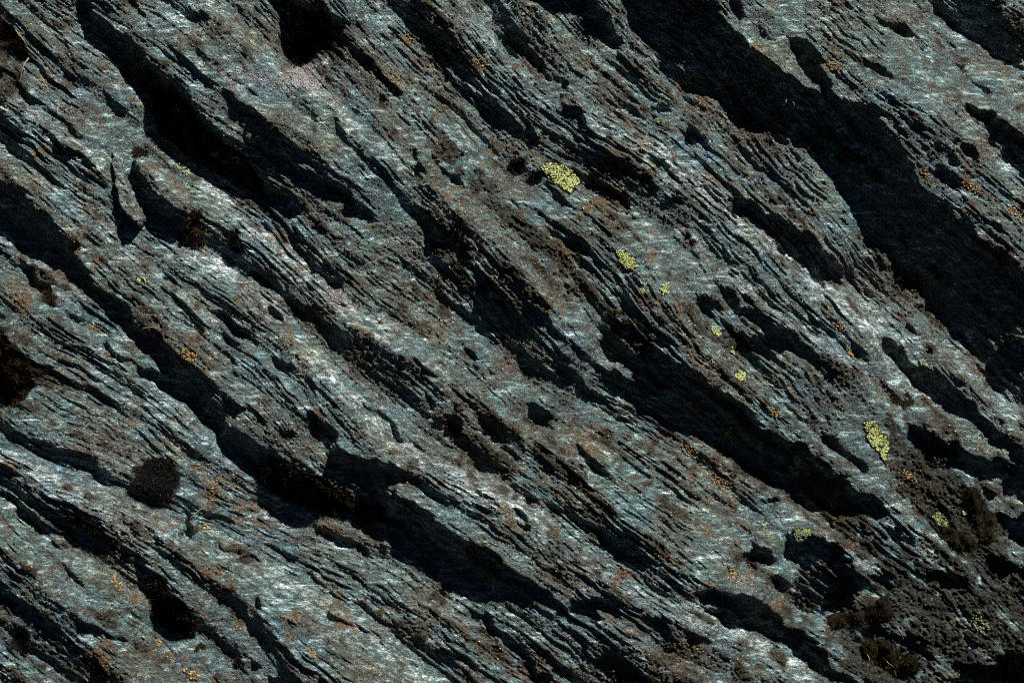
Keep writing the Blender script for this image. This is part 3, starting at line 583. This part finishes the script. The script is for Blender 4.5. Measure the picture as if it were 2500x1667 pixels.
# ------------------------------------------------------------------ yellow-green map lichens
def cells(P, s, seed, keep=1.0, margin=0.):
    rr = np.random.default_rng(seed); P = np.array(P); x0, y0 = P.min(0)-s; x1, y1 = P.max(0)+s
    gx, gy = np.meshgrid(np.arange(x0, x1, s), np.arange(y0, y1, s*.87)); gx = gx+(np.arange(gx.shape[0]) % 2)[:, None]*s*.5
    gx = gx.ravel()+rr.uniform(-.3, .3, gx.size)*s; gy = gy.ravel()+rr.uniform(-.3, .3, gy.size)*s
    d = edge_dist(P, gx, gy); k = (d > margin) & (rr.uniform(0, 1, gx.size) < keep*np.where(d < s*1.2, .8, 1)); return gx[k], gy[k], d[k]
def areole_mesh(name, x, y, r, h, mat, parent, seed, tone, flat=.5):
    rr = np.random.default_rng(seed); n = len(x); N = 7
    ph = rr.uniform(0, 6.28, n)[:, None]+np.arange(N)[None]*2*np.pi/N; j = rr.uniform(.72, 1.25, (n, N))
    def ring(k): return x[:, None]+k*r[:, None]*j*np.cos(ph), y[:, None]+k*r[:, None]*j*np.sin(ph)
    bx, by = ring(1.0); tx, ty = ring(.86); o = np.ones((n, N))
    AX = np.concatenate([bx, tx, x[:, None]], 1); AY = np.concatenate([by, ty, y[:, None]], 1)
    AH = np.concatenate([o*(h-1.0)[:, None], o*(h+r*flat)[:, None], (h+r*flat*1.25)[:, None]], 1)
    V = P3(AX, AY, AH).reshape(-1, 3); k = np.arange(N); k2 = (k+1) % N
    f = np.concatenate([np.stack([k, k2, k2+N], -1), np.stack([k, k2+N, k+N], -1), np.stack([k+N, k2+N, np.full(N, 2*N)], -1)])
    Fc = (f[None]+(np.arange(n)*(2*N+1))[:, None, None]).reshape(-1, 3)[:, ::-1]
    return new_mesh(name, V, Fc, 3, mat, parent, attrs={'tone': np.repeat(tone, 2*N+1)})
GL = 'yellow-green map lichens'
HOLES = noise(3.4, 88)
def lime(x, y, rx, ry, rot, label, s=5.0, keep=.95, seed=0, rag=.16, plain=False):
    P = blob(x, y, rx, ry, rot, seed+900, rag=rag); root = empty('map_lichen', x, y); tag(root, label, 'lichen', GL)
    lift = 2.6; hb = lambda X, Y: samp(HB, X, Y)*.5+samp(HBB, X, Y)*.5
    if not plain and keep > .6:
        sheet('black_border', blob(x, y, rx*1.07+1, ry*1.1+1, rot, seed+900, rag=rag), 2.0, lambda X, Y, d: hb(X, Y)+lift-1.0-np.where(d < 0, 6, 0)+.4*samp(R1, X, Y), M_BLACK, root, over=2.2)
        sheet('cracked_crust', blob(x, y, rx*.97, ry*.97, rot, seed+900, rag=rag), 1.5, lambda X, Y, d: hb(X, Y)+lift+.5-np.where(d < 0, 4, 0)+.3*samp(R1, X, Y), M_LIMEB, root, over=1.6)
    cx, cy, d = cells(P, s, seed+1, keep); rr = np.random.default_rng(seed+2)
    if not plain and rx > 12: k = samp(HOLES, cx, cy) < 1.05; cx, cy, d = cx[k], cy[k], d[k]
    big = 0.60*s*rr.uniform(.8, 1.15, len(cx)); tone = np.clip(rr.normal(.55, .2, len(cx))+.25*np.exp(-d/5.), 0, 1)
    areole_mesh('yellow_green_crust', cx, cy, big, hb(cx, cy)+lift, M_LIME_SHADED if any(k in label for k in ('dull', 'dim', 'feathery', 'diffuse', 'faint', 'broken', 'crumbs')) else M_LIME, root, seed+3, tone, .28 if not plain else .5)
    return root
LIME = [
 (1370,425,48,27,33,'largest oval yellow-green lichen with black cracks and whitish rim on the central ridge',5.4,.93),
 (1530,637,29,17,40,'ragged yellow-green lichen patch below and right of the largest oval one',4.6,.88),
 (1621,705,12,17,10,'small lobed yellow-green lichen right of a tiny fleck and below the ragged patch',5.2,1.0),
 (1563,712,6,9,-20,'tiny yellow-green lichen fleck just left of the small lobed one',3.6,.9),
 (1750,807,18,9,48,'smooth bean-shaped yellow-green lichen at the brink of a dark hollow',5.0,1.0),
 (1792,857,5,9,-20,'small plain pale green lichen spot on the rim below the bean-shaped one',4.2,1.0),
 (1739,881,5,4,0,'smallest pale green lichen dot, left of the plain spot by the dark hollow',3.6,1.0),
 (1808,917,17,12,30,'squarish yellow-green lichen above a brown crusted edge right of centre',4.8,.92),
 (2138,1073,49,22,62,'large elongated yellow-green lichen with lacy black holes in the lower right',4.8,.86),
 (1745,1013,8,9,0,'dull shaded green lichen patch, upper of two in the central dark cleft',4.4,.8),
 (1790,1062,22,13,65,'dull shaded green lichen patch, lower and larger of two in the central dark cleft',4.8,.72),
 (2262,893,18,5,38,'thin yellow-green lichen streak along the edge of a narrow right-hand ridge',3.8,.8),
 (1876,1300,29,8,52,'broken string of yellow-green lichen specks above a shaded hollow',4.0,.5),
 (1960,1302,22,13,-6,'dim wedge-shaped green lichen hanging under the overhang of a thin blade of rock',4.6,.85),
 (2300,1272,28,13,42,'feathery green lichen strip beside olive moss at the lower right',4.6,.62),
 (2362,1254,9,6,45,'single pale yellow lichen button next to the olive moss strip',5.5,1.0),
 (2388,1515,28,17,42,'diffuse mustard-green lichen patch near the bottom right corner',4.0,.5),
 (335,683,6,6,0,'small bright lime lichen tuft, left of a pair on the left ridge',4.2,.95),
 (354,684,9,7,40,'scattered lime lichen specks, right of a pair on the left ridge',3.8,.5),
 (2316,24,13,7,35,'lime lichen fleck on the pale ridge at the top right edge',4.0,.55),
 (2466,222,11,5,-15,'lime lichen crumbs near the right edge below the top right corner',3.8,.5),
 (1608,291,6,5,0,'tiny green lichen dot in a small dark pit of the upper centre',3.6,1.0),
 (754,858,19,4,36,'thin lime lichen streak on the bright pale ridge left of centre',3.4,.6),
 (975,1225,10,7,20,'lime lichen speck in a shaded mossy ledge below centre',3.8,.6),
 (1187,1320,5,4,0,'tiny lime lichen dots at the lip of the long lower cleft',3.4,.8),
 (172,563,5,5,0,'tiny lime lichen dot above ochre crust at the left edge cleft',3.6,.9),
 (87,379,6,5,0,'faint lime lichen fleck on the crusted ridge near the left edge',3.6,.6),
 (440,408,27,9,36,'loose yellow lichen granules above the broad grey-green slab',4.4,.5),
]
for i, (x, y, rx, ry, rot, lab, s, kp) in enumerate(LIME): lime(x, y, rx, ry, rot, lab, s, kp, seed=100+i*7, plain=(kp >= 1.0))
# ------------------------------------------------------------------ pale powdery lichens
def pale_patch(P, label, seed, n=1500):
    P = np.array(P, float); rr = np.random.default_rng(seed); lo = P.min(0)-12; hi = P.max(0)+12
    x = rr.uniform(lo[0], hi[0], n*4); y = rr.uniform(lo[1], hi[1], n*4); d = edge_dist(P, x, y)+4*samp(R2, x, y)+5*samp(L1, x, y)
    k = rr.uniform(0, 1, len(x)) < np.clip((d+6)/12, 0, 1); x, y = x[k], y[k]
    o = grain_obj('pale_lichen', x, y, rr.uniform(.9, 1.9, len(x)), M_PALE, seed=seed, tone=rr.uniform(.05, .8, len(x)), lift=.6, hf=HB*.5+Hh*.5)
    tag(o, label, 'lichen', 'pale powdery lichens')
pale_patch(A([(1895,400),(1960,420),(2050,500),(2065,580),(1990,575),(1900,560),(1830,510),(1880,470)]), 'brightest whitish powdery lichen spreading below the dark upper cavity', 301, 1500)
pale_patch(A([(1500,440),(1640,455),(1760,490),(1830,530),(1900,620),(1830,610),(1680,560),(1560,525),(1500,490)]), 'long pinkish-white lichen smear left of the brightest powdery patch', 302, 420)
pale_patch(A([(1450,480),(1500,500),(1530,540),(1490,545)]), 'small round pinkish lichen dab at the left end of the long smear', 303, 160)
pale_patch(E([(0,390),(60,395),(140,450),(230,520),(200,545),(110,490),(60,480),(0,450)]), 'flat pink-white lichen patch beside a short black crack left of centre', 304, 700)
pale_patch(A([(2040,600),(2130,650),(2190,720),(2150,730),(2080,680)]), 'narrow lilac-white lichen strip below the brightest powdery patch', 305, 300)
# ------------------------------------------------------------------ golden bead lichens
def beads(x, y, rx, ry, rot, n, r, label, seed):
    rr = np.random.default_rng(seed); a = rr.uniform(0, 6.28, n); q_ = np.sqrt(rr.uniform(0, 1, n)); c, s = math.cos(math.radians(rot)), math.sin(math.radians(rot))
    u = rx*q_*np.cos(a); v = ry*q_*np.sin(a); X = x+u*c-v*s; Y = y+u*s+v*c
    o = grain_obj('bead_lichen', X, Y, rr.uniform(.4, .95, n)*r, M_GOLD, seed=seed, squash=.95, lift=r*.3, hf=HB)
    tag(o, label, 'lichen', 'golden bead lichens')
BEADS = [
 (466,868,22,14,30,38,4.2,'orange bead lichen cluster on brown crust above the long left cleft'),
 (440,895,14,8,20,18,3.6,'smaller golden bead cluster at the very edge above the long left cleft'),
 (465,1645,22,9,30,26,4.4,'golden bead lichen group at the bottom edge left of centre'),
 (283,1423,22,10,50,34,3.4,'sandy bead lichen strip left of the mossy pit at lower left'),
 (379,1572,11,7,60,20,3.2,'sandy bead lichen cluster just below the mossy pit at lower left'),
 (765,1585,20,8,55,34,3.2,'orange bead lichen speckle near the bottom on pale rock'),
 (1178,150,20,14,40,40,3.4,'amber bead lichen cluster on brown crust at the top centre'),
 (965,200,16,12,40,40,3.2,'mustard bead lichen cluster in the upper left centre'),
 (1799,471,18,7,30,16,4.4,'few large golden beads above a dark cleft right of centre'),
 (2358,462,30,9,25,44,3.6,'orange bead lichen band below the upper right ridges'),
 (2247,440,24,9,52,44,3.2,'orange bead lichen lining the brink of the great dark cleft'),
 (2300,520,34,8,50,60,3.2,'golden bead lichen lower down the brink of the great dark cleft'),
 (2025,172,22,9,30,40,3.2,'mustard bead lichen on a knob at the upper right'),
 (2460,528,26,12,35,50,3.4,'dense orange bead lichen close to the right edge'),
 (501,1293,14,9,40,20,3.4,'cream and ochre bead lichen beside a short dark slot at lower left'),
 (111,195,16,20,60,50,3.2,'mustard bead lichen sprinkle on the upper left rib'),
 (2046,795,18,9,30,40,3.2,'orange bead lichen crest on the bright right-hand ridge'),
 (2077,862,22,6,50,34,3.2,'orange bead lichen string lower on the bright right-hand ridge'),
 (2222,1163,24,7,40,36,3.6,'rusty bead lichen string left of the olive moss strip'),
 (184,600,26,8,60,60,3.0,'orange bead lichen trail along the left edge cleft'),
 (231,724,10,7,50,20,3.2,'yellow bead lichen knot on the rib below the left ochre trail'),
 (1888,1006,24,9,30,50,3.2,'golden bead lichen above the wide shaded slope right of centre'),
 (1790,1402,22,14,35,50,3.2,'golden bead lichen at the tip of a lit ledge in the lower right'),
 (987,1565,6,10,70,6,4.6,'two or three pale golden discs near the bottom centre'),
 (1764,1185,24,14,40,70,3.0,'cream bead lichen field on the slope left of the thin blade of rock'),
 (1690,1105,26,12,40,60,3.0,'ochre bead lichen patch on the rib under the central dark cleft'),
 (36,1060,12,8,10,24,3.4,'ochre bead lichen spot at the left edge below the moss'),
]
for i, b in enumerate(BEADS): beads(*b[:7], b[7], 500+i)
# ------------------------------------------------------------------ moss
def moss(P, label, hair, seed, thick=14, dens=.16, blade=11, wid=1.3, tones=(1.2, 2.0), group=None, lumps=4., name='moss_cushion', lean=(.1, .35)):
    P = np.array(P, float); cx, cy = P.mean(0); root = empty(name, cx, cy); tag(root, label, 'moss', group)
    def hf(X, Y, d):
        dd = np.clip(d, 0, None); return samp(H25, X, Y)*.3+samp(HBB, X, Y)*.7+thick*(1-np.exp(-dd/(thick*.8)))+lumps*samp(R3, X, Y)*np.clip(dd/10, 0, 1)-np.where(d < 0, 8, 0)
    sheet('cushion', P, 2.5, hf, M_MOSSD, root, over=3)
    rr = np.random.default_rng(seed); lo = P.min(0)-6; hi = P.max(0)+6; n = int(np.prod(hi-lo)*dens)
    x = rr.uniform(lo[0], hi[0], n); y = rr.uniform(lo[1], hi[1], n); d = edge_dist(P, x, y)+3*samp(R2, x, y); k = d > -1; x, y, d = x[k], y[k], d[k]; n = len(x)
    h = hf(x, y, d); an = rr.uniform(0, 6.28, n); out = np.stack([x-cx, y-cy], -1); out /= np.linalg.norm(out, axis=1)[:, None]+1e-6
    L = blade*rr.uniform(.6, 1.3, n); edge = np.exp(-np.clip(d, 0, 99)/10)
    ux = np.cos(an)*lean[1]+out[:, 0]*(lean[0]+.7*edge); uy = np.sin(an)*lean[1]+out[:, 1]*(lean[0]+.7*edge); uz = np.sqrt(np.clip(1-ux**2-uy**2, .1, 1))
    tx, ty, th = x+L*ux, y+L*uy, h+L*uz; a2 = rr.uniform(0, 6.28, n); wx, wy = np.cos(a2)*wid*.5, np.sin(a2)*wid*.5
    V = np.stack([P3(x-wx, y-wy, h-1), P3(x+wx, y+wy, h-1), P3(tx+wx*.3, ty+wy*.3, th), P3(tx-wx*.3, ty-wy*.3, th)], 1).reshape(-1, 3)
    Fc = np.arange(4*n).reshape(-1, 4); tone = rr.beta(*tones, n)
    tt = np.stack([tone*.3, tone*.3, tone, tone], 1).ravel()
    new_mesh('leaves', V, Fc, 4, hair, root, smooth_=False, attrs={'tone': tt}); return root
MG = 'moss growing in the clefts'
moss(blob(382,1168,52,50,20,41,n=30,rag=.07), 'round blackish cushion moss with fine grey hair tips', M_HAIRG, 1, thick=17, dens=.8, blade=10, wid=.9, lumps=1., tones=(1.4, 1.8))
moss(G_([(1620,220),(1740,130),(1900,190),(2100,310),(2260,400),(2330,440),(2450,460),(2440,500),(2300,500),(2130,490),(1930,470),(1800,430),(1680,340)]), 'wide dark brown moss mat filling the cleft right of the round cushion', M_HAIRB, 2, thick=12, dens=.22, group=MG)
moss(G_([(950,900),(1040,920),(1120,1000),(1200,1090),(1250,1190),(1190,1255),(1080,1265),(985,1190),(940,1090)]), 'brown moss pad with yellowish tips filling the pit at lower left', M_HAIRB, 3, thick=12, dens=.22, group=MG)
moss(G_([(400,470),(500,490),(600,555),(750,615),(790,650),(740,690),(660,640),(560,590),(470,550)]), 'thin olive-brown moss strip in the crack above the lower left pit', M_HAIRO, 4, thick=9, dens=.22, group=MG, blade=8)
moss(D([(-60,640),(60,640),(110,740),(220,820),(290,910),(280,950),(200,1000),(180,1090),(110,1140),(40,1110),(-60,1080)]), 'shaggy brown moss clump at the middle of the left edge', M_HAIRB, 5, thick=16, dens=.2, group=MG, lumps=7)
moss(A([(-40,120),(60,110),(110,190),(170,280),(150,340),(70,320),(-40,300)]), 'straggly reddish brown moss with roots at the upper left edge', M_HAIRB, 6, thick=10, dens=.16, group=MG, blade=14)
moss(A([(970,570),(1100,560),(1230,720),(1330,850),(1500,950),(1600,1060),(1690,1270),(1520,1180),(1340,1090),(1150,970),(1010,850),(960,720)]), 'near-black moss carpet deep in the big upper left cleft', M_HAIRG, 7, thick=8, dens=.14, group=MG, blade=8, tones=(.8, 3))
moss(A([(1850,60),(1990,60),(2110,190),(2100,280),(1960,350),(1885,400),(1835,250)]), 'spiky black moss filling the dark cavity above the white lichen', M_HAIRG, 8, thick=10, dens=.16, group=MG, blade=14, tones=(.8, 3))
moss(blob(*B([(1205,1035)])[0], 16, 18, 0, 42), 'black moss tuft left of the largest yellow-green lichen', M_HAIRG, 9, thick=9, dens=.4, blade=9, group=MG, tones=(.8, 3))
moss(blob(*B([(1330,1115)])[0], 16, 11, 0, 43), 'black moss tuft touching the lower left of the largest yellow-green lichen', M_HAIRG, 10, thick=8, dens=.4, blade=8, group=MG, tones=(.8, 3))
moss(blob(*A([(890,965)])[0], 18, 12, 10, 44), 'orange-brown moss tuft at the top of the broad grey-green slab', M_HAIRB, 11, thick=12, dens=.5, blade=10, group=MG)
moss(A([(1225,1330),(1290,1340),(1285,1400),(1250,1440),(1300,1480),(1300,1550),(1220,1570),(1200,1480),(1215,1400)]), 'dangling brown moss scraps at the foot of the broad grey-green slab', M_HAIRB, 12, thick=12, dens=.35, blade=12, group=MG)
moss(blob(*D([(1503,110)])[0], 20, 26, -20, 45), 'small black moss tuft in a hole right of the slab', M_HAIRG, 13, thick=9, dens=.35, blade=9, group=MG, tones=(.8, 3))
moss(I_([(1820,290),(1940,330),(2050,540),(2030,670),(1940,660),(1900,520),(1830,400)]), 'long olive moss strip running down at the right edge', M_HAIRO, 14, thick=14, dens=.3, blade=7, group=MG, tones=(1.5, 2))
moss(I_([(1690,570),(1790,580),(1920,660),(1900,720),(1780,700),(1700,640)]), 'short olive moss strip below the feathery green lichen', M_HAIRO, 15, thick=12, dens=.3, blade=7, group=MG)
moss(I_([(1230,1290),(1330,1310),(1400,1330),(1455,1400),(1440,1480),(1330,1475),(1220,1420),(1200,1340)]), 'plump olive-brown moss cushion, larger of two at the bottom right', M_HAIRO, 16, thick=24, dens=.45, blade=6, lumps=5, group=MG, tones=(1.6, 1.8))
moss(I_([(1475,1400),(1550,1395),(1590,1460),(1565,1520),(1480,1505),(1450,1440)]), 'round olive moss cushion, smaller of two at the bottom right', M_HAIRO, 17, thick=18, dens=.45, blade=6, lumps=3, group=MG, tones=(1.3, 2.2))
moss(I_([(2120,1340),(2221,1320),(2280,1350),(2300,1620),(2100,1620),(2080,1450)]), 'rusty brown moss clump in the bottom right corner', M_HAIRB, 18, thick=18, dens=.25, blade=11, lumps=6, group=MG)
moss(I_([(980,1150),(1180,1120),(1340,1020),(1400,1080),(1390,1180),(1200,1200),(1010,1240)]), 'dark brown moss bank below the wide hollow at lower right', M_HAIRB, 19, thick=12, dens=.2, blade=7, group=MG, tones=(1, 2.6))
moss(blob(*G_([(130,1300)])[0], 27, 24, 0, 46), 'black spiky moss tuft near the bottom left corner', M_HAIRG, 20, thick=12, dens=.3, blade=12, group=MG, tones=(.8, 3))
moss(blob(*G_([(1270,1345)])[0], 11, 8, 0, 47), 'tiny dark moss tuft right below the lower left pit', M_HAIRO, 21, thick=7, dens=.5, blade=6, group=MG)
moss(blob(*G_([(1522,1440)])[0], 8, 11, 0, 48), 'tiny brown moss tuft near the bottom, right of the lower left pit', M_HAIRB, 22, thick=6, dens=.5, blade=6, group=MG)
moss(H_([(1840,1600),(1880,1540),(1960,1510),(2060,1515),(2150,1560),(2200,1640),(1850,1660)]), 'reddish brown moss tuft cut by the bottom edge right of centre', M_HAIRB, 23, thick=14, dens=.3, blade=7, group=MG)
moss(blob(*D([(325,460)])[0], 20, 16, 30, 49), 'dark brown moss tuft on the rib near the left edge', M_HAIRB, 24, thick=9, dens=.3, blade=8, group=MG)
moss(blob(*F([(1450,1105)])[0], 26, 18, 20, 50), 'golden brown moss tuft above the large lacy lichen', M_HAIRO, 25, thick=10, dens=.35, blade=7, group=MG, tones=(2, 1.6))
moss(E([(1780,560),(1840,545),(1900,580),(2000,620),(2080,660),(2000,680),(1900,640),(1820,620)]), 'ochre moss patch on the brink of the central dark cleft', M_HAIRO, 26, thick=8, dens=.3, blade=6, group=MG, tones=(1.5, 2))
moss(H_([(20,400),(120,385),(230,430),(330,520),(430,560),(450,590),(330,560),(220,520),(120,480),(20,480)]), 'dark moss fringe hanging at the upper end of the long lower cleft', M_HAIRB, 27, thick=9, dens=.2, blade=9, group=MG, tones=(1, 2.6))
# ------------------------------------------------------------------ dry stems
def stem(pts, r, label, seed, lift=10):
    rr = np.random.default_rng(seed); p = np.array(pts, float); t = np.linspace(0, 1, 14); tt = np.linspace(0, 1, len(p))
    X = np.interp(t, tt, p[:, 0]); Y = np.interp(t, tt, p[:, 1]); hh = samp(HBB, X, Y).max()+lift*(1+np.sin(t*3))+samp(HBB, X[0], Y[0])*0
    X[1:-1] += rr.normal(0, .8, 12); c = P3(X, Y, hh); n = 6; V = []
    for i in range(14):
        T = c[min(i+1, 13)]-c[max(i-1, 0)]; T /= np.linalg.norm(T); a = np.cross(T, (0, 1, 0)); a /= np.linalg.norm(a); b = np.cross(T, a); rad = r*U*(1-.6*t[i])
        for k in range(n): V.append(c[i]+rad*(math.cos(k*2*math.pi/n)*a+math.sin(k*2*math.pi/n)*b))
    Q = [(i*n+k, i*n+(k+1) % n, (i+1)*n+(k+1) % n, (i+1)*n+k) for i in range(13) for k in range(n)]
    tag(new_mesh('dry_stem', V, Q, 4, M_STRAW), label, 'stem', 'dry stems')
stem(A([(195,380),(170,430),(140,515)]), 2.0, 'bent brown stem hanging from the upper left moss', 1)
stem(A([(110,200),(160,260),(185,300)]), 1.4, 'short curved rootlet at the edge of the upper left moss', 2)
stem(A([(385,690),(390,720),(386,755)]), 1.6, 'short reddish stem above the narrow shard on the left rib', 3)
stem(C_([(675,680),(690,665),(697,640)]), 1.2, 'straw-coloured blade, left of two glints in the great dark cleft', 4, 20)
stem(C_([(738,700),(742,680),(736,655)]), 1.0, 'straw-coloured blade, right of two glints in the great dark cleft', 5, 20)
stem(G_([(1200,540),(1240,490),(1320,430)]), 1.3, 'thin twig crossing the short slot below the round cushion moss', 6)
stem(I_([(1415,1210),(1440,1250),(1455,1290)]), 1.0, 'fine orange stem above the plump olive-brown moss cushion', 7)
stem(I_([(1350,1425),(1370,1450),(1405,1480)]), 1.0, 'fine pale stem lying over the plump olive-brown moss cushion', 8)
stem(I_([(1230,1390),(1238,1420),(1225,1450)]), .9, 'fine pale stem at the left side of the plump olive-brown moss cushion', 9)
stem(D([(920,660),(980,650),(1040,660)]), 1.2, 'pale thin stem bridging the long left cleft', 10)
